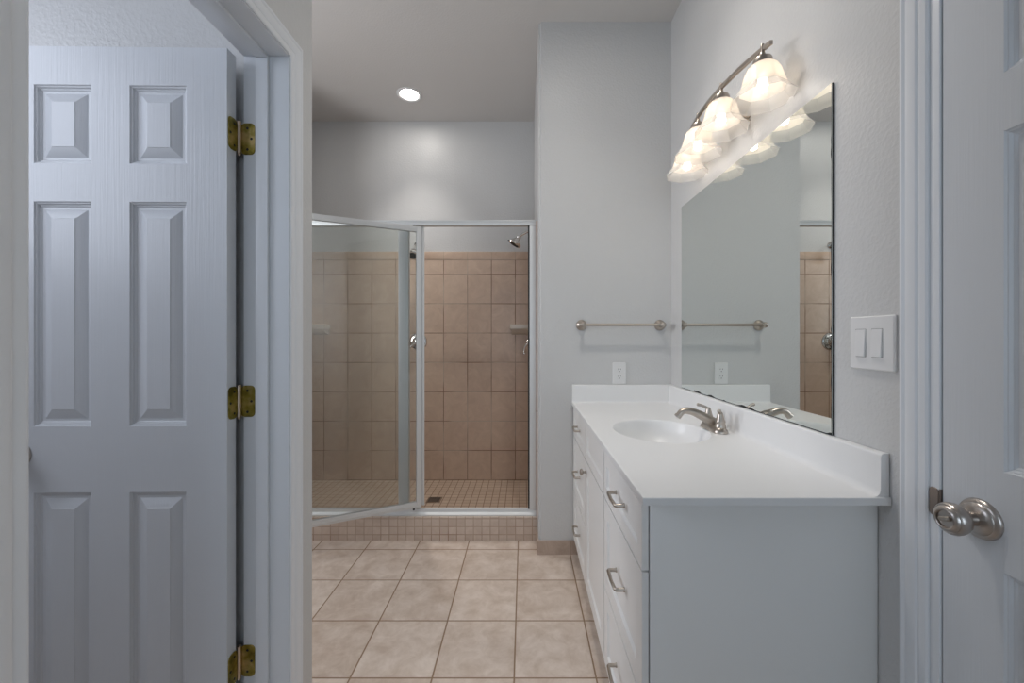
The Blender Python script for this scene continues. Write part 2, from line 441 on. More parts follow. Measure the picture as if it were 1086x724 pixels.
# end wall block (towel bar wall) with a softened corner
bm = bm_new(); add_box(bm, XS, 0.97, YE, YB + 0.12, 0, CEIL)
bmesh.ops.bevel(bm, geom=[e for e in bm.edges if all(abs(v.co.x - XS) < 1e-4 and abs(v.co.y - YE) < 1e-4 for v in e.verts)], offset=0.014, segments=5, affect='EDGES')
struct('wall_end', bm, M['wall'], 'white wall with the towel bar beside the shower', 'wall')
bm = bm_new(); add_box(bm, -2.52, XS, YB, YB + 0.12, 0, CEIL)
struct('wall_back', bm, M['wall'], 'painted upper back wall of the shower', 'wall')
bm = bm_new(); wall_with_hole(bm, 'x', -2.4, -0.12, 1.176, YB, 1.36, 1.98, 1.2, 2.4)
struct('wall_alcove', bm, M['wall'], 'alcove wall with an added window left of the shower', 'wall')
bm = bm_new(); add_box(bm, -2.4, XL, 2.512, YB, 0, CEIL)
struct('wall_shower_left', bm, M['wall'], 'painted wall at the far left end of the shower', 'wall')

# shower tile: three clad walls, bullnose row, pan, curb
bm = bm_new()
add_box(bm, XL, XS, YB - 0.008, YB, 0.03, 1.901)
add_box(bm, XS - 0.008, XS, 2.512, YB - 0.008, 0.03, 1.901)
add_box(bm, XL, XL + 0.008, 2.512, YB - 0.008, 0.03, 1.901)
st = struct('wall_shower_tile', bm, M['wall_tile'], 'tan rectangular wall tiles lining the shower', 'tiled wall')
bm = bm_new()
add_box(bm, XL, XS, YB - 0.0095, YB, 1.903, 1.974, 0.003)
add_box(bm, XS - 0.0095, XS, 2.512, YB - 0.0095, 1.903, 1.974, 0.003)
add_box(bm, XL, XL + 0.0095, 2.512, YB - 0.0095, 1.903, 1.974, 0.003)
obj('bullnose_row', bm, M['bullnose'], st)
bm = bm_new(); add_box(bm, XL + 0.008, XS - 0.008, 2.62, YB - 0.008, -0.08, 0.052)
struct('floor_shower', bm, M['shower_floor'], 'beige mosaic shower floor behind the curb', 'shower floor')
bm = bm_new(); add_box(bm, XL, XS - 0.002, 2.506, 2.622, -0.08, 0.144, 0.004)
struct('curb', bm, M['mosaic'], 'low mosaic-tiled curb under the shower enclosure', 'shower curb')
# tile baseboard on the end wall, wrapping its corner
bm = bm_new()
add_prism(bm, [(XS - 0.010, YE - 0.010, 0), (0.36, YE - 0.010, 0), (0.36, YE, 0), (XS, YE, 0), (XS, 2.506, 0), (XS - 0.010, 2.506, 0)], (0, 0, 0.08))
bmesh.ops.bevel(bm, geom=[e for e in bm.edges if all(v.co.z > 0.079 for v in e.verts)], offset=0.003, segments=2, affect='EDGES')
struct('baseboard_end', bm, M['base_tile'], 'tan tile baseboard under the towel bar wall', 'baseboard')

# ------------------------------------------------------------------ door casings and jambs
PROFILE = [(0, 0), (0, .007), (.003, .010), (.014, .011), (.018, .0095), (.022, .0135), (.036, .016), (.043, .0145), (.048, .0175), (.054, .0165), (.057, .012), (.057, 0)]
def casing(bm, x, sgn, y0, y1, zt, k=1.0):
    rows = []
    for u, v in PROFILE:
        rows.append([bm.verts.new((x + sgn * v * k, y, z)) for y, z in ((y0 - u, 0), (y0 - u, zt + u), (y1 + u, zt + u), (y1 + u, 0))])
    for a, b in zip(rows, rows[1:]):
        for k in range(3): bm.faces.new((a[k], a[k + 1], b[k + 1], b[k]))
    for k in (0, 3): bm.faces.new([r[k] for r in rows])
    for k in range(3): bm.faces.new((rows[0][k], rows[0][k + 1], rows[-1][k + 1], rows[-1][k]))
def jamb(bm, x0, x1, y0, y1, zt, xs0, xs1, bev=0.0015):
    """lining boards around the clear opening y0..y1 below zt, stops between xs0 and xs1"""
    add_box(bm, x0, x1, y0 - 0.0195, y0, 0, zt + 0.0195, bev); add_box(bm, x0, x1, y1, y1 + 0.0195, 0, zt + 0.0195, bev)
    add_box(bm, x0, x1, y0, y1, zt, zt + 0.0195, bev)
    add_box(bm, xs0, xs1, y0, y0 + 0.011, 0, zt, 0.003); add_box(bm, xs0, xs1, y1 - 0.011, y1, 0, zt, 0.003)
    add_box(bm, xs0, xs1, y0 + 0.011, y1 - 0.011, zt - 0.011, zt, 0.003)
T1 = thing('trim_1', (WL, 0.85, 0), 'white moulded casing and jamb of the open closet doorway', 'door frame', kind='structure')
bm = bm_new(); casing(bm, WL + 0.0005, 1, 0.549 - 0.004, 1.153 + 0.004, 2.048 + 0.004, 0.6); obj('casing', bm, M['trim'], T1, smooth=25)
bm = bm_new(); jamb(bm, WLI - 0.001, WL + 0.0015, 0.549, 1.153, 2.048, -0.757, -0.722); obj('jamb', bm, M['trim'], T1, smooth=25)
T2 = thing('trim_2', (WR, 0.45, 0), 'white moulded casing and jamb around the closed door beside the vanity', 'door frame', kind='structure')
bm = bm_new(); casing(bm, WR - 0.0005, -1, 0.067 - 0.018, 0.829 + 0.0195, 2.048 + 0.018); obj('casing', bm, M['trim'], T2, smooth=25)
bm = bm_new(); jamb(bm, WR - 0.0035, WR + 0.12, 0.067, 0.829, 2.048, 0.892, 0.925); obj('jamb', bm, M['trim'], T2, smooth=25)
bm = bm_new()
add_plate(bm, (WR - 0.0036, 0.8385, 0.913), (0, 1, 0), (0, 0, 1), (-1, 0, 0), 0.019, 0.058, 0.008, 0.0022, 0.0008)
add_box(bm, WR - 0.004, WR + 0.025, 0.8278, 0.8295, 0.885, 0.941)
sp = obj('strike_plate', bm, M['bronze'], T2); sp['label'] = 'dark metal strike plate'

# ------------------------------------------------------------------ six-panel doors
DOOR_RINGS = [(0.0025, 0.0035), (0.0045, 0.0040), (0.0075, 0.0085), (0.0095, 0.0090), (0.0125, 0.0115), (0.0190, 0.0115), (0.0205, 0.0105), (0.0440, 0.0028), (0.0455, 0.0014)]
Z0 = 0.012
VROWS = [(0.25 - Z0, 0.833 - Z0), (1.011 - Z0, 1.617 - Z0), (1.720 - Z0, 1.932 - Z0)]
def knob_prof():
    rose = [(0.0368, 0), (0.0368, 0.003), (0.0355, 0.006), (0.031, 0.009), (0.0295, 0.0092), (0.028, 0.0115), (0.021, 0.0145), (0.015, 0.016)]
    ball = [(0.0125, 0.014), (0.0115, 0.024), (0.0125, 0.031), (0.0175, 0.0345), (0.0245, 0.040), (0.0285, 0.048), (0.0295, 0.055), (0.028, 0.061), (0.0255, 0.0635), (0.0245, 0.0632), (0.023, 0.0665), (0.0205, 0.069), (0.0175, 0.070), (0.0155, 0.069), (0.0145, 0.0655), (0.0, 0.0652)]
    return rose, ball
def door_knob(parent, c, n, up):
    rose, ball = knob_prof(); n = Vector(n)
    bm = bm_new(); add_lathe(bm, c, n, rose + [(0.0128, 0.0165)], 40)
    r = obj('knob_rose', bm, M['satin'], parent)
    bm = bm_new(); add_lathe(bm, c, n, ball, 40, cap0=False)
    k = obj('door_knob', bm, M['satin'], parent)
    bm = bm_new(); side = n.cross(Vector(up)).normalized(); d1 = (side * 0.9 + Vector(up) * -0.35).normalized(); d2 = n.cross(d1)
    add_plate(bm, Vector(c) + n * 0.0648, d1, d2, n, 0.022, 0.0085, 0.004, 0.0075, 0.002)
    obj('thumb_turn', bm, M['nickel'], k)
# open closet door (hinged at its right edge, swung against the partition)
HX, HY = -0.806, 1.1015
ang = math.radians(0.9); DD = Vector((-math.cos(ang), -math.sin(ang), 0)); DN = Vector((math.sin(ang), -math.cos(ang), 0))
D1 = thing('door_1', (HX, HY + 0.035, Z0), 'open white six-panel closet door with brass hinges', 'door', kind='structure')
DW = 0.600
bm = bm_new()
rects = [(a, b, v0, v1) for a, b in ((0.108, 0.260), (0.362, 0.514)) for v0, v1 in VROWS]
base = Vector((HX, HY, Z0)) - DN * 0.035
slab(bm, DW, 2.023, 0.035, rects, DOOR_RINGS, lambda u, v, n: base + DD * u + Vector((0, 0, v)) + DN * n, back=True)
obj('door_leaf', bm, M['door'], D1, smooth=20)
kc = base + DD * (DW - 0.044) + Vector((0, 0, 0.936 - Z0)) + DN * 0.035
door_knob(D1, kc, DN, (0, 0, 1))
PX, PY = -0.8045, 1.1465
for zc in (1.813, 1.070, 0.335):
    bm = bm_new(); rr = 0.0445
    # leaf on the jamb face
    add_plate(bm, (PX + 0.0215, 1.1532, zc), (1, 0, 0), (0, 0, 1), (0, -1, 0), 0.039, 0.089, 0.012, 0.0022, 0.0006)
    for s in (-1, 1):                                                     # knuckles
        for k in (0, 1):
            z = zc + s * (0.0178 * (k * 2 + 0.0)); add_lathe(bm, (PX, PY, z - 0.0085), (0, 0, 1), [(0.0055, 0), (0.0055, 0.017)], 14)
    h = obj('hinge', bm, M['brass'], D1)
    bm = bm_new()
    add_plate(bm, (HX + 0.0005, HY + 0.0205, zc), (0, 1, 0), (0, 0, 1), (1, 0, 0), 0.034, 0.089, 0.012, 0.0018, 0.0006)
    obj('hinge_leaf', bm, M['brass'], h)
    bm = bm_new(); add_lathe(bm, (PX, PY - 0.0005, zc - 0.0465), (0, 0, 1), [(0.003, -0.003), (0.0052, 0), (0.0040, 0.002), (0.0060, 0.003), (0.0060, 0.0895), (0.0065, 0.090), (0.0065, 0.0925), (0.003, 0.094)], 14)
    obj('hinge_pin', bm, M['pin'], h)
    bm = bm_new()
    for dx, dz in ((0.012, 0.030), (0.028, 0.0), (0.012, -0.030)):
        add_lathe(bm, (PX + 0.012 + dx * 0.7, 1.1511, zc + dz), (0, -1, 0), [(0.0036, 0), (0.0036, 0.0005), (0.002, 0.0008)], 12)
        add_lathe(bm, (HX + 0.0022, HY + 0.0200 - (dx - 0.018) * 0.9, zc + dz), (1, 0, 0), [(0.0036, 0), (0.0036, 0.0005), (0.002, 0.0008)], 12)
    obj('screw', bm, M['slot'], h)
# closed door in the right wall
D2 = thing('door_2', (WR + 0.02, 0.8265, Z0), 'closed white six-panel door with satin nickel knob', 'door', kind='structure')
bm = bm_new(); DW2 = 0.757
rects = [(a, b, v0, v1) for a, b in ((0.105, 0.3285), (0.4285, 0.652)) for v0, v1 in VROWS]
slab(bm, DW2, 2.023, 0.035, rects, DOOR_RINGS, lambda u, v, n: Vector((WR + 0.036 - n, 0.8262 - u, Z0 + v)), back=True)
obj('door_leaf', bm, M['door'], D2, smooth=20)
door_knob(D2, (WR + 0.001, 0.757, 0.913), (-1, 0, 0), (0, 0, 1))

# ------------------------------------------------------------------ vanity cabinet
VF = 0.302                                   # cabinet face; fronts stand 15 mm proud
VY0, VY1 = 0.975, 2.347
V = thing('vanity_cabinet', (0.57, 1.66, 0), 'long white vanity cabinet with three drawer stacks and a door under the white sink top', 'vanity cabinet')
bm = bm_new()
add_box(bm, VF, 0.848, VY0, VY0 + 0.018, 0.10, 0.8615, 0.0012)
add_box(bm, VF, 0.848, VY1 - 0.018, VY1, 0.10, 0.8615, 0.0012)
add_box(bm, VF, VF + 0.019, VY0 + 0.018, VY1 - 0.018, 0.10, 0.8615)
add_box(bm, 0.838, 0.848, VY0 + 0.018, VY1 - 0.018, 0.10, 0.8615)
add_box(bm, VF + 0.019, 0.838, VY0 + 0.018, VY1 - 0.018, 0.10, 0.118)
obj('body', bm, M['vanity'], V)
bm = bm_new(); add_box(bm, 0.372, 0.848, VY0 + 0.002, VY1, 0.0, 0.10)
obj('toe_kick', bm, M['vanity'], V)
FR = [(0.004, 0.0045), (0.0065, 0.007), (0.012, 0.007)]
def front(name, y0, y1, z0, z1, rail):
    bm = bm_new(); W_, H_ = y1 - y0, z1 - z0
    slab(bm, W_, H_, 0.0155, [(rail, W_ - rail, rail, H_ - rail)], FR, lambda u, v, n: Vector((VF - 0.0030 - n, y0 + u, z0 + v)))
    bmesh.ops.bevel(bm, geom=[e for e in bm.edges if e.is_boundary is False and all(min(abs(v.co.y - y0), abs(v.co.y - y1), abs(v.co.z - z0), abs(v.co.z - z1)) < 1e-5 for v in e.verts) and all(abs(v.co.x - (VF - 0.0185)) < 1e-5 for v in e.verts)], offset=0.002, segments=2, affect='EDGES')
    return obj(name, bm, M['vanity'], V, smooth=20)
def pull(parent, y, z, L=0.098):
    xf = VF - 0.0185; o = 0.026; h = L / 2
    bm = bm_new(); pts = [(xf + 0.001, y + h, z), (xf - o + 0.004, y + h, z), (xf - o, y + h - 0.004, z - 0.0005), (xf - o - 0.002, y, z - 0.001), (xf - o, y - h + 0.004, z - 0.0005), (xf - o + 0.004, y - h, z), (xf + 0.001, y - h, z)]
    add_tube(bm, pts, 0.0052, 10)
    for s in (-1, 1): add_lathe(bm, (xf + 0.0005, y + s * h, z), (-1, 0, 0), [(0.007, 0), (0.0065, 0.003), (0.0044, 0.005)], 14)
    obj('pull', bm, M['nickel'], parent)
ZS = [(0.105, 0.372), (0.378, 0.684), (0.690, 0.848)]
for (y0, y1) in ((0.979, 1.444), (1.892, 2.340)):
    for k, (z0, z1) in enumerate(ZS):
        d = front('drawer', y0, y1, z0, z1, 0.042 if k == 2 else 0.055)
        pull(d, (y0 + y1) / 2 - 0.012 if y0 < 1.5 else (y0 + y1) / 2, (z0 + z1) / 2 + 0.006)
front('false_front', 1.450, 1.886, 0.690, 0.848, 0.042)
cd = front('cabinet_door', 1.450, 1.886, 0.105, 0.684, 0.058)
bm = bm_new(); add_lathe(bm, (VF - 0.018, 1.852, 0.638), (-1, 0, 0), [(0.0085, 0), (0.007, 0.004), (0.005, 0.010), (0.006, 0.015), (0.0135, 0.019), (0.0155, 0.024), (0.013, 0.029), (0.006, 0.031), (0, 0.0312)], 22)
obj('knob', bm, M['nickel'], cd)

# ------------------------------------------------------------------ sink top with integral bowl
CT, CX0, CX1, CY0, CY1 = 0.880, 0.275, 0.8485, 0.940, 2.348
ST = thing('sink_top', (0.56, 1.65, 0.862), 'glossy white one-piece sink top with backsplash on the vanity', 'countertop')
SC, SA, SB = Vector((0.545, 1.634)), 0.185, 0.210
NSEG = 72
def ell(k, s=1.0):
    a = 2 * PI * k / NSEG
    return SC.x + SA * s * math.cos(a), SC.y + SB * s * math.sin(a)
bm = bm_new()
outer = []
for k in range(NSEG):
    dx, dy = ell(k)[0] - SC.x, ell(k)[1] - SC.y
    ts = [((CX1 if dx > 0 else CX0) - SC.x) / dx if abs(dx) > 1e-9 else 1e9, ((CY1 if dy > 0 else CY0) - SC.y) / dy if abs(dy) > 1e-9 else 1e9]
    t = min(ts); outer.append([SC.x + dx * t, SC.y + dy * t])
for cxy in ((CX0, CY0), (CX0, CY1), (CX1, CY0), (CX1, CY1)):            # snap the nearest to each corner
    k = min(range(NSEG), key=lambda i: (outer[i][0] - cxy[0]) ** 2 + (outer[i][1] - cxy[1]) ** 2); outer[k] = list(cxy)
inn = [bm.verts.new((*ell(k), CT)) for k in range(NSEG)]
o1 = [bm.verts.new((p[0], p[1], CT)) for p in outer]
bridge(bm, inn, o1)
e0 = [bm.verts.new((p[0] - (0.0 if p[0] > CX0 + 1e-5 else 0.0012), p[1] - (0.0 if p[1] > CY0 + 1e-5 else 0.0012), CT - 0.0025)) for p in outer]
e1 = [bm.verts.new((v.co.x, v.co.y, CT - 0.0175)) for v in e0]
inb = [bm.verts.new((*ell(k), CT - 0.0175)) for k in range(NSEG)]
bridge(bm, o1, e0); bridge(bm, e0, e1); bridge(bm, e1, inb); bridge(bm, inb, inn)
obj('countertop', bm, M['marble'], ST, smooth=25)
bm = bm_new(); prev = None
DEP = 0.135
for s, d in ((1.0, 0.0), (0.993, 0.0004), (0.984, 0.0020), (0.974, 0.0055), (0.964, 0.0110), (0.952, 0.020), (0.925, 0.038), (0.86, 0.064), (0.75, 0.085), (0.63, 0.106), (0.48, 0.121), (0.32, 0.130), (0.17, 0.134), (0.105, 0.1352)):
    ring = [bm.verts.new((*ell(k, s), CT - d)) for k in range(NSEG)]
    if prev: bridge(bm, prev, ring)
    prev = ring
bm.faces.new(prev)
bs = obj('sink_basin', bm, M['marble'], ST, smooth=60)
bm = bm_new(); add_lathe(bm, (SC.x, SC.y, CT - 0.1352), (0, 0, 1), [(0.022, 0), (0.022, 0.002), (0.018, 0.0035), (0.015, 0.002), (0.014, 0.006), (0.006, 0.008), (0, 0.008)], 24)
obj('drain_stopper', bm, M['chrome'], bs)
bm = bm_new()
prof = [(CX1, CT), (0.812, CT), (0.820, CT + 0.0018), (0.8262, CT + 0.007), (0.8285, CT + 0.016), (0.8290, CT + 0.093), (0.8310, CT + 0.0985), (0.836, CT + 0.1005), (CX1, CT + 0.1005)]
add_prism(bm, [(x, 0.9445, z) for x, z in prof], (0, CY1 - 0.9445, 0))
obj('backsplash', bm, M['marble'], ST, smooth=50)
bm = bm_new()
prof = [(YE - 0.002, CT), (2.318, CT), (2.326, CT + 0.003), (2.3285, CT + 0.010), (2.329, CT + 0.094), (2.331, CT + 0.0985), (2.335, CT + 0.1), (YE - 0.002, CT + 0.1)]
add_prism(bm, [(CX0, y, z) for y, z in prof], (0.8285 - CX0, 0, 0))
obj('side_splash', bm, M['marble'], ST, smooth=50)

# ------------------------------------------------------------------ faucet
FXc, FYc = 0.762, 1.635
CT += 0.0006
F = thing('faucet', (FXc, FYc, CT), 'brushed nickel two-handle faucet with arched spout behind the sink', 'faucet')
bm = bm_new(); n = 5; rings = []
for ins, h in ((0.0, 0.0), (0.0, 0.006), (0.003, 0.012), (0.007, 0.018), (0.011, 0.022)):
    rings.append([bm.verts.new((FXc + p[0], FYc + p[1], CT + h)) for p in rounded_rect(0.056 - 2 * ins, 0.165 - 2 * ins, 0.0275 - ins, 8)])
for a, b in zip(rings, rings[1:]): bridge(bm, a, b)
bm.faces.new(rings[0][::-1]); bm.faces.new(rings[-1])
obj('faucet_base', bm, M['nickel'], F, smooth=50)
def catmull(P, n=7):
    P = [Vector(p) for p in P]; out = []
    Q = [P[0] * 2 - P[1]] + P + [P[-1] * 2 - P[-2]]
    for i in range(1, len(Q) - 2):
        for k in range(n):
            t = k / n; a, b, c, d = Q[i - 1], Q[i], Q[i + 1], Q[i + 2]
            out.append(0.5 * ((2 * b) + (c - a) * t + (2 * a - 5 * b + 4 * c - d) * t * t + (3 * b - a - 3 * c + d) * t ** 3))
    return out + [P[-1]]
bm = bm_new()
pts = catmull([(0.772, FYc, CT + 0.022), (0.752, FYc, CT + 0.034), (0.722, FYc, CT + 0.051), (0.688, FYc, CT + 0.068), (0.655, FYc, CT + 0.076), (0.634, FYc, CT + 0.071), (0.621, FYc, CT + 0.056)], 6)
rd = [0.022 - 0.0095 * min(1, i / (len(pts) - 1) * 1.3) for i in range(len(pts))]
add_tube(bm, pts, rd, 18)
tip = pts[-1]; add_lathe(bm, tip + Vector((0.0005, 0, 0.003)), (pts[-1] - pts[-2]), [(0.0128, 0), (0.0135, 0.003), (0.0135, 0.010), (0.0105, 0.011)], 18)
obj('spout', bm, M['nickel'], F, smooth=60)
for s in (1, -1):
    y = FYc + s * 0.051
    bm = bm_new()
    add_lathe(bm, (FXc + 0.002, y, CT + 0.0205), (0, 0, 1), [(0.021, 0), (0.0205, 0.006), (0.0175, 0.014), (0.0165, 0.017), (0.0185, 0.0195), (0.0185, 0.023), (0.0155, 0.030), (0.012, 0.044), (0.0095, 0.055), (0.0075, 0.060), (0, 0.0615)], 22)
    a = math.radians(20 * s)
    dx, dy = -math.cos(a), math.sin(a)
    if s < 0: dx, dy = -0.50, -0.86
    lv = catmull([(FXc + 0.002, y, CT + 0.070), (FXc + 0.002 + dx * 0.010, y + dy * 0.010, CT + 0.080), (FXc + 0.002 + dx * 0.024, y + dy * 0.024, CT + 0.0865), (FXc + 0.002 + dx * 0.040, y + dy * 0.040, CT + 0.090)], 5)
    add_tube(bm, lv, [0.0085 - 0.0028 * math.sin(PI * min(1, i / (len(lv) - 1) * 0.9)) - 0.001 * i / len(lv) for i in range(len(lv))], 12)
    add_lathe(bm, lv[-1] - (lv[-1] - lv[-2]).normalized() * 0.004, lv[-1] - lv[-2], [(0.003, 0), (0.0066, 0.002), (0.0072, 0.005), (0.005, 0.009), (0, 0.0100)], 12)
    obj('lever_handle', bm, M['nickel'], F, smooth=60)
bm = bm_new(); add_tube(bm, [(FXc + 0.020, FYc, CT + 0.015), (FXc + 0.020, FYc, CT + 0.070)], 0.0028, 10)
add_lathe(bm, (FXc + 0.020, FYc, CT + 0.068), (0, 0, 1), [(0.0028, 0), (0.006, 0.003), (0.0065, 0.007), (0.004, 0.011), (0, 0.012)], 14)
obj('lift_rod', bm, M['nickel'], F)

# ------------------------------------------------------------------ mirror
MY0, MY1, MZ0, MZ1 = 1.113, 2.178, 0.9825, 1.949
MR = thing('mirror', (WR, 1.645, MZ0), 'large frameless mirror with black worn edges above the vanity backsplash', 'mirror')
bm = bm_new(); add_box(bm, WR - 0.0045, WR - 0.0005, MY0, MY1, MZ0, MZ1)
bk = obj('mirror_backing', bm, M['black'], MR)
bm = bm_new(); add_box(bm, WR - 0.0075, WR - 0.0045, MY0 + 0.0012, MY1 - 0.0006, MZ0 + 0.0012, MZ1 - 0.0004)
obj('mirror_glass', bm, M['mirror'], MR)
# de-silvered blotches creeping in along the near and lower edges
bm = bm_new(); rnd = random.Random(3)
def strip(along, a0, a1, fixed, sgn, wmin, wmax, step):
    prev = None; n_ = int((a1 - a0) / step)
    blobs = [(a0 + (a1 - a0) * rnd.random(), 0.006 + 0.022 * rnd.random(), rnd.random() ** 1.5) for _ in range(13)]
    for k in range(n_ + 1):
        a = a0 + (a1 - a0) * k / n_
        w = wmin * (1 + 0.3 * rnd.random()) + (wmax - wmin) * min(1.0, sum(h_ * math.exp(-((a - c_) / s_) ** 2) for c_, s_, h_ in blobs))
        p = [(WR - 0.0078, fixed, a), (WR - 0.0078, fixed + sgn * w, a)] if along == 'z' else [(WR - 0.0078, a, fixed), (WR - 0.0078, a, fixed + sgn * w)]
        row = []
        for q in p: row += [bm.verts.new(q)]
        for q in p: row += [bm.verts.new((WR - 0.0073, q[1], q[2]))]
        if prev:
            bm.faces.new((prev[0], prev[1], row[1], row[0])); bm.faces.new((prev[1], prev[3], row[3], row[1]))
            bm.faces.new((prev[0], prev[2], row[2], row[0]))
        prev = row
strip('z', MZ0, MZ1, MY0, 1, 0.0010, 0.0040, 0.004)
strip('y', MY0, MY1, MZ0, 1, 0.0016, 0.0090, 0.004)
obj('worn_edge', bm, M['black'], MR, smooth=0)

# ------------------------------------------------------------------ vanity light
VL = thing('vanity_light', (WR, 1.6, 2.13), 'four-shade vanity light with frosted glass bell shades on a bowed nickel bar above the mirror', 'vanity light')
def bar_x(y): return 0.722 + 0.040 * ((y - 1.6) / 0.3) ** 2
bm = bm_new(); add_plate(bm, (WR - 0.0005, 1.6, 2.135), (0, 1, 0), (0, 0, 1), (-1, 0, 0), 0.150, 0.115, 0.012, 0.022, 0.008)
obj('backplate', bm, M['nickel'], VL)
bm = bm_new(); rows = []
for i in range(33):
    y = 1.268 + (1.932 - 1.268) * i / 32; x = bar_x(y)
    rows.append([bm.verts.new((x + dx, y, 2.172 + dz)) for dx, dz in ((-0.005, -0.0065), (0.005, -0.0065), (0.005, 0.0065), (-0.005, 0.0065))])
for a, b in zip(rows, rows[1:]): bridge(bm, a, b)
bm.faces.new(rows[0][::-1]); bm.faces.new(rows[-1])
obj('bowed_bar', bm, M['nickel'], VL)
SY = [1.30, 1.50, 1.70, 1.90]
RIM = 2.010
for y in SY[1:3]:
    x = bar_x(y); bm = bm_new()
    add_tube(bm, catmull([(WR - 0.02, 1.6 + (y - 1.6) * 0.4, 2.132), (0.795, 1.6 + (y - 1.6) * 0.75, 2.126), (x + 0.012, y, 2.140), (x, y, 2.165)], 6), 0.0062, 12)
    obj('arm', bm, M['nickel'], VL)
def shade_ring(bm, x, y, r, z, octo, seg=48):
    out = []
    for k in range(seg):
        a = 2 * PI * k / seg; b = ((a + PI / 8) % (PI / 4)) - PI / 8
        ro = math.cos(PI / 8) / math.cos(b)                      # regular octagon, circumradius 1
        rr = r * ((1 - octo) + octo * ro)
        out.append(bm.verts.new((x + rr * math.cos(a + PI / 8), y + rr * math.sin(a + PI / 8), z)))
    return out
for y in SY:
    x = bar_x(y)
    bm = bm_new(); prev = None                                   # frosted bell
    for r, h, oc in ((0.026, 0.112, 0), (0.036, 0.108, 0), (0.0455, 0.099, 0.05), (0.053, 0.085, 0.15), (0.0575, 0.070, 0.3), (0.0615, 0.055, 0.55), (0.0665, 0.041, 0.85), (0.070, 0.034, 1.0)):
        ring = shade_ring(bm, x, y, r, RIM + h, oc)
        if prev: bridge(bm, prev, ring)
        prev = ring
    sh = obj('shade', bm, M['frost'], VL, smooth=30)
    bm = bm_new(); prev = None                                   # pressed clear flare
    for r, h, oc in ((0.070, 0.034, 1.0), (0.077, 0.023, 1.0), (0.087, 0.011, 1.0), (0.0955, 0.002, 1.0), (0.0965, 0.0, 1.0), (0.0945, 0.0, 1.0)):
        ring = shade_ring(bm, x, y, r, RIM + h, oc)
        if prev: bridge(bm, prev, ring)
        prev = ring
    fl = obj('clear_rim', bm, M['band'], sh, smooth=25); fl['label'] = 'clear pressed-glass octagonal rim'
    bm = bm_new(); add_lathe(bm, (x, y, RIM + 0.104), (0, 0, 1), [(0.012, -0.02), (0.026, 0.0), (0.0285, 0.004), (0.0285, 0.022), (0.026, 0.027), (0.018, 0.030), (0.011, 0.036), (0.008, 0.044), (0.007, 0.052), (0.007, 0.066), (0.005, 0.074)], 24)
    obj('socket_cap', bm, M['nickel'], sh)
    bm = bm_new(); add_lathe(bm, (x, y, RIM + 0.024), (0, 0, 1), [(0, 0), (0.006, 0.0010), (0.0115, 0.005), (0.0150, 0.011), (0.0158, 0.018), (0.0142, 0.029), (0.0115, 0.044), (0.0105, 0.062)], 20)
    b = obj('bulb', bm, M['bulb'], sh); b['label'] = 'glowing warm bulb'

# ------------------------------------------------------------------ towel bar, outlet, switch
TB = thing('towel_bar', (0.556, YE, 1.322), 'brushed nickel towel bar on the white wall above the outlet', 'towel bar')
bm = bm_new(); add_tube(bm, [(0.330, YE - 0.062, 1.3225), (0.782, YE - 0.062, 1.3225)], 0.0078, 16)
obj('bar', bm, M['nickel'], TB)
for x in (0.330, 0.782):
    bm = bm_new()
    add_lathe(bm, (x, YE - 0.0005, 1.3225), (0, -1, 0), [(0.031, 0), (0.031, 0.004), (0.0285, 0.008), (0.0275, 0.010), (0.022, 0.016), (0.015, 0.021), (0.012, 0.030), (0.012, 0.046), (0.0155, 0.052), (0.0165, 0.062), (0.0145, 0.071), (0.008, 0.076), (0, 0.0765)], 30)
    obj('post', bm, M['nickel'], TB)

OU = thing('wall_outlet', (0.549, YE, 1.045), 'white duplex outlet just above the side splash', 'outlet')
bm = bm_new(); add_plate(bm, (0.549, YE - 0.0005, 1.045), (1, 0, 0), (0, 0, 1), (0, -1, 0), 0.078, 0.125, 0.006, 0.006, 0.003)
obj('cover_plate', bm, M['plastic'], OU)
for dz in (0.0195, -0.0195):
    bm = bm_new(); add_plate(bm, (0.549, YE - 0.006, 1.045 + dz), (1, 0, 0), (0, 0, 1), (0, -1, 0), 0.034, 0.029, 0.010, 0.0025, 0.0008)
    r = obj('receptacle', bm, M['plastic'], OU)
    bm = bm_new()
    for dx, hh in ((-0.0065, 0.0085), (0.0065, 0.007)):
        add_box(bm, 0.549 + dx - 0.0011, 0.549 + dx + 0.0011, YE - 0.0088, YE - 0.0080, 1.045 + dz + 0.004 - hh / 2, 1.045 + dz + 0.004 + hh / 2)
    add_lathe(bm, (0.549, YE - 0.0080, 1.045 + dz - 0.0085), (0, -1, 0), [(0.0026, 0), (0.0026, 0.0008)], 12)
    obj('slot', bm, M['slot'], r)
bm = bm_new(); add_lathe(bm, (0.549, YE - 0.0062, 1.045), (0, -1, 0), [(0.0035, 0), (0.0032, 0.0012), (0.001, 0.0016)], 14)
obj('screw', bm, M['plastic'], OU)

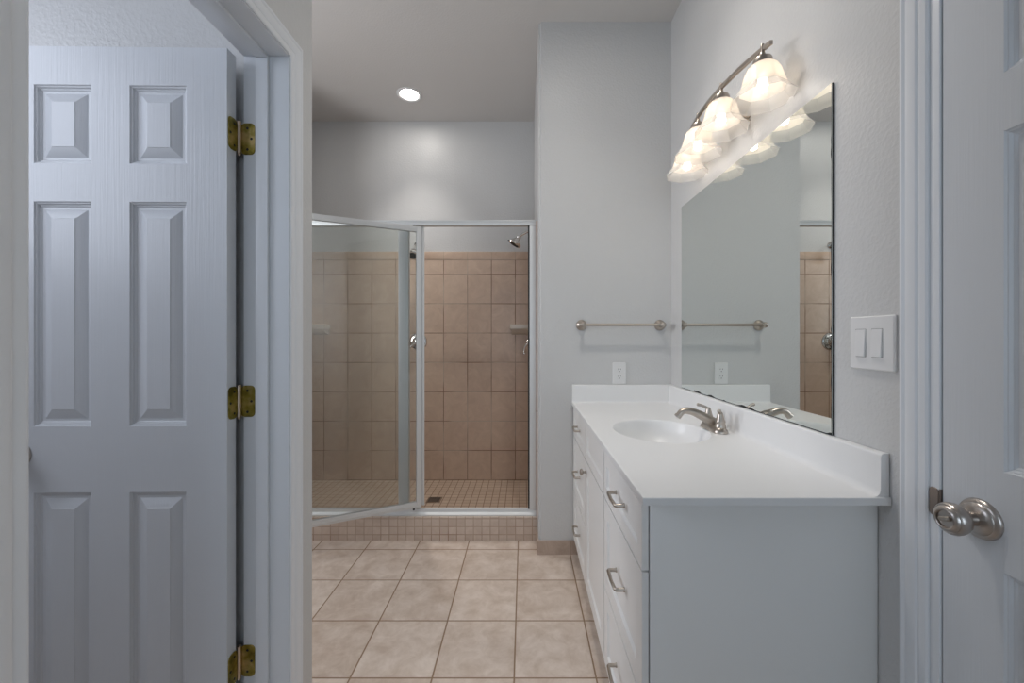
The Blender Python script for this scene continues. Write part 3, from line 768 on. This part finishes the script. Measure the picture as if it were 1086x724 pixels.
LS = thing('light_switch', (WR, 0.989, 1.237), 'white double rocker light switch on the wall between mirror and door casing', 'light switch')
bm = bm_new(); add_plate(bm, (WR - 0.0005, 0.989, 1.237), (0, 1, 0), (0, 0, 1), (-1, 0, 0), 0.128, 0.132, 0.004, 0.007, 0.003)
obj('cover_plate', bm, M['plastic'], LS)
for y, tilt in ((1.0175, 1), (0.9705, 1)):
    bm = bm_new(); x0 = WR - 0.0072
    w, h = 0.0148, 0.0335
    a = [bm.verts.new((x0 - d, y + sy * w, 1.237 + sz * h)) for sy, sz, d in ((-1, -1, 0.0058), (1, -1, 0.0058), (1, 1, 0.0016), (-1, 1, 0.0016))]
    b_ = [bm.verts.new((x0 + 0.001, y + sy * w, 1.237 + sz * h)) for sy, sz in ((-1, -1), (1, -1), (1, 1), (-1, 1))]
    bm.faces.new(a); bm.faces.new(b_[::-1]); bridge(bm, a, b_)
    bmesh.ops.bevel(bm, geom=[e for e in bm.edges], offset=0.0008, segments=2, affect='EDGES')
    rk = obj('rocker', bm, M['plastic'], LS)
    bm = bm_new(); add_plate(bm, (WR - 0.0070, y, 1.237), (0, 1, 0), (0, 0, 1), (-1, 0, 0), 0.0318, 0.0695, 0.001, 0.0006)
    obj('rocker_gap_shade', bm, M['gap_shade'], rk)  # solid plate; the shade of the recess is set in its colour

# ------------------------------------------------------------------ shower enclosure
E = thing('shower_enclosure', (-0.7, 2.55, 0.144), 'aluminium framed glass shower enclosure with its door swung open on the tiled curb', 'shower enclosure')
YF0, YF1 = 2.530, 2.572
ER = XS - 0.008
bm = bm_new()
add_box(bm, XL + 0.008, ER - 0.0005, YF0, YF1, 1.950, 1.981, 0.003); add_box(bm, XL + 0.008, ER - 0.0005, YF0 - 0.004, YF0 + 0.004, 1.972, 1.981, 0.002)
obj('header_rail', bm, M['alu'], E)
bm = bm_new()
add_prism(bm, [(XL + 0.008, y, z) for y, z in ((2.520, 0.1435), (2.520, 0.152), (2.536, 0.163), (2.538, 0.181), (2.556, 0.183), (2.566, 0.168), (2.582, 0.158), (2.582, 0.1435))], (ER - 0.0005 - XL - 0.008, 0, 0))
obj('sill_track', bm, M['alu'], E, smooth=20)
bm = bm_new(); add_box(bm, 0.033, ER - 0.0005, YF0 + 0.002, YF1 - 0.002, 0.180, 1.950, 0.003)
obj('wall_jamb', bm, M['alu'], E)
bm = bm_new(); add_box(bm, 0.0235, 0.033, YF0 + 0.006, YF1 - 0.004, 0.182, 1.949)
g_ = obj('jamb_gasket', bm, M['gasket'], E)
bm = bm_new(); add_box(bm, -0.786, -0.722, YF0 + 0.004, YF1 - 0.002, 0.180, 1.950, 0.004)
obj('centre_post', bm, M['alu'], E)
bm = bm_new(); add_box(bm, XL + 0.0085, XL + 0.04, YF0 + 0.002, YF1 - 0.002, 0.180, 1.950, 0.003)
obj('wall_jamb', bm, M['alu'], E)
bm = bm_new(); add_box(bm, XL + 0.038, -0.784, 2.550, 2.556, 0.181, 1.951)
obj('fixed_pane', bm, M['glass'], E)
# swung-open pivot door
pv = Vector((-0.687, 2.528, 0)); dd = Vector((-0.8905, -0.455, 0)); dn = Vector((0.455, -0.8905, 0))
A0, A1, dz0, dz1 = -0.0646, 0.655, 0.193, 1.943
def dbox(bm, a0, a1, n0, n1, z0, z1, bev=0.002):
    k0 = len(bm.verts); bm2 = bm_new(); add_box(bm2, a0, a1, n0, n1, z0, z1, bev)
    mp = {}
    for v in bm2.verts: mp[v] = bm.verts.new(pv + dd * v.co.x + dn * v.co.y + Vector((0, 0, v.co.z)))
    for f in bm2.faces: bm.faces.new([mp[v] for v in f.verts])
    bm2.free()
bm = bm_new(); st_w = 0.030
dbox(bm, A0 + 0.019, A0 + 0.019 + st_w, -0.012, 0.012, dz0, dz1); dbox(bm, A1 - st_w, A1, -0.012, 0.012, dz0, dz1)
dbox(bm, A0 + 0.019 + st_w, A1 - st_w, -0.012, 0.012, dz0, dz0 + 0.036); dbox(bm, A0 + 0.019 + st_w, A1 - st_w, -0.012, 0.012, dz1 - 0.034, dz1)
dbox(bm, A0 + 0.019 + st_w, A1 - st_w, 0.0115, 0.0145, dz0 + 0.012, dz0 + 0.018, 0.001)
sd = obj('shower_door', bm, M['alu'], E)
bm = bm_new(); dbox(bm, A0, A0 + 0.014, -0.013, 0.010, dz0 + 0.008, dz1 + 0.003, 0.002); dbox(bm, A0 + 0.013, A0 + 0.020, -0.008, 0.004, dz0 + 0.010, dz1 - 0.002, 0.001)
obj('strike_strip', bm, M['alu'], sd)
bm = bm_new(); dbox(bm, A0 + 0.019 + st_w - 0.004, A1 - st_w + 0.004, -0.0028, 0.0028, dz0 + 0.032, dz1 - 0.030, 0)
obj('door_glass', bm, M['glass'], sd)
bm = bm_new(); add_lathe(bm, pv + Vector((0, 0, dz1 - 0.002)), (0, 0, 1), [(0.006, 0), (0.006, 0.009)], 14)
obj('pivot_pin', bm, M['gasket'], sd)
bm = bm_new(); add_lathe(bm, pv + Vector((0, 0, 0.178)), (0, 0, 1), [(0.006, 0), (0.006, 0.018)], 14)
obj('pivot_pin', bm, M['gasket'], sd)

# ------------------------------------------------------------------ shower fittings
def shower_head(loc, wall_n, label, drop):
    """arm leaves the wall along wall_n, bends down and carries a bell-shaped head"""
    n = Vector(wall_n); c = Vector(loc); T_ = thing('showerhead', loc, label, 'shower head', 'shower heads')
    bm = bm_new(); add_lathe(bm, c, n, [(0.030, 0.0005), (0.029, 0.004), (0.020, 0.010), (0.010, 0.014)], 24); obj('flange', bm, M['chrome'], T_)
    bm = bm_new(); end = c + n * 0.118 + Vector((0, 0, -drop))
    add_tube(bm, catmull([c + n * 0.006, c + n * 0.05 + Vector((0, 0, -drop * 0.18)), c + n * 0.09 + Vector((0, 0, -drop * 0.6)), end], 5), 0.0085, 14); obj('arm', bm, M['chrome'], T_)
    d = (n * 0.62 + Vector((0, 0, -1))).normalized()
    bm = bm_new(); add_lathe(bm, end - d * 0.004, d, [(0.009, 0), (0.016, 0.006), (0.019, 0.014), (0.016, 0.021), (0.021, 0.028), (0.032, 0.040), (0.042, 0.052), (0.048, 0.064), (0.049, 0.072), (0.045, 0.076)], 30)
    h = obj('head', bm, M['chrome'], T_)
    bm = bm_new(); add_lathe(bm, end + d * 0.0725, d, [(0.036, 0), (0.034, 0.0025), (0.016, 0.0035), (0.006, 0.0055), (0, 0.0055)], 26); obj('spray_face', bm, M['slot'], h)
    bm = bm_new(); tab = (n - d * n.dot(d)).normalized()
    add_tube(bm, [end + d * 0.066 + tab * 0.040, end + d * 0.066 + tab * 0.056], [0.0035, 0.0045], 10); obj('spray_tab', bm, M['slot'], h)
shower_head((XS - 0.001, 2.97, 2.035), (-1, 0, 0), 'chrome shower head on the painted wall at the right end of the shower', 0.045)
shower_head((-0.90, YB - 0.001, 2.03), (0, -1, 0), 'chrome shower head seen through the glass beside the open shower door', 0.06)
def valve(loc, wall_n, label, lever):
    n = Vector(wall_n); c = Vector(loc); T_ = thing('shower_valve', loc, label, 'shower valve', 'shower valves')
    bm = bm_new(); add_lathe(bm, c, n, [(0.074, 0.0003), (0.074, 0.003), (0.070, 0.007), (0.056, 0.011), (0.040, 0.013), (0.032, 0.018), (0.030, 0.030)], 40); obj('escutcheon', bm, M['chrome'], T_)
    bm = bm_new(); add_lathe(bm, c + n * 0.0295, n, [(0.026, 0), (0.026, 0.016), (0.022, 0.026), (0.012, 0.030), (0, 0.031)], 26)
    L = Vector(lever); s = c + n * 0.048
    add_tube(bm, catmull([s, s + L * 0.03 + n * 0.010, s + L * 0.065 + n * 0.012, s + L * 0.09 + n * 0.004], 4), [0.012, 0.0115, 0.011, 0.0105, 0.010, 0.0098, 0.0095, 0.0092, 0.009, 0.0088, 0.0085, 0.008, 0.007], 12)
    obj('lever', bm, M['chrome'], T_)
valve((XS - 0.008, 2.97, 1.215), (-1, 0, 0), 'chrome shower valve with lever at the right end below the ceramic shelf', (-0.25, -0.25, -0.93))
valve((-0.892, YB - 0.008, 1.218), (0, -1, 0), 'round chrome shower valve on the back wall beside the open door edge', (-0.75, 0, -0.66))
def soap_shelf(x0, x1, label, r):
    T_ = thing('soap_shelf', ((x0 + x1) / 2, YB - 0.008, 1.29), label, 'soap shelf', 'corner soap shelves')
    bm = bm_new(); yb = YB - 0.0085
    add_box(bm, x0, x1, yb - 0.105, yb, 1.318, 1.360, 0.008, 3)
    obj('shelf', bm, M['ceramic'], T_)
    bm = bm_new(); add_prism(bm, [(x0 + 0.012, yb, 1.319), (x0 + 0.012, yb - 0.09, 1.319), (x0 + 0.012, yb - 0.07, 1.296), (x0 + 0.012, yb, 1.276)], (x1 - x0 - 0.024, 0, 0))
    obj('bracket', bm, M['ceramic'], T_)
soap_shelf(-0.118, XS - 0.009, 'bone ceramic soap shelf in the right back corner of the shower', 1)
soap_shelf(XL + 0.009, -1.632, 'bone ceramic soap shelf seen through the glass at the left end', 0)
FD = thing('floor_drain', (-0.665, 3.0, 0.052), 'small dark square drain in the mosaic shower floor', 'drain')
bm = bm_new(); add_plate(bm, (-0.665, 3.0, 0.0522), (1, 0, 0), (0, 1, 0), (0, 0, 1), 0.106, 0.106, 0.006, 0.003, 0.001)
obj('frame', bm, M['chrome'], FD)
bm = bm_new()
for k in range(6): add_box(bm, -0.665 - 0.042, -0.665 + 0.042, 3.0 - 0.040 + k * 0.015, 3.0 - 0.032 + k * 0.015, 0.0550, 0.0556)
obj('grate', bm, M['slot'], FD)

# ------------------------------------------------------------------ recessed ceiling light, plus an added unseen one
def recessed(rx, ry, strength, beam, cone, label):
    t = thing('recessed_light', (rx, ry, CEIL), label, 'ceiling light', 'recessed ceiling lights')
    bm = bm_new(); add_lathe(bm, (rx, ry, CEIL), (0, 0, -1), [(0.093, 0.0003), (0.093, 0.003), (0.088, 0.007), (0.076, 0.007), (0.066, 0.0015), (0.066, 0.0003)], 44, cap0=False, cap1=False)
    obj('trim_ring', bm, M['plastic'], t)
    bm = bm_new(); add_lathe(bm, (rx, ry, CEIL), (0, 0, -1), [(0.065, 0.0003), (0.065, 0.0015), (0.05, 0.0022), (0, 0.0024)], 44)
    obj('lens', bm, emit('recessed_lens', (1.0, 0.95, 0.89), strength), t)
    d = bpy.data.lights.new('recessed_lamp', 'SPOT'); d.energy = beam; d.color = (1.0, 0.95, 0.89)     # the reflector's downward beam
    d.spot_size = math.radians(cone); d.spot_blend = 1.0; d.shadow_soft_size = 0.06
    o = bpy.data.objects.new('recessed_lamp', d); scene.collection.objects.link(o); o.parent = t; o.location = (0, 0, -0.012)
recessed(-0.863, 3.05, CAN_LENS, CAN_BEAM, 84, 'round recessed ceiling light glowing over the shower')
recessed(0.24, 1.50, FILL_LENS, FILL_BEAM, 120, 'added unseen ceiling light brightening the aisle beside the vanity')  # lamp added out of view to brighten floor and ceiling
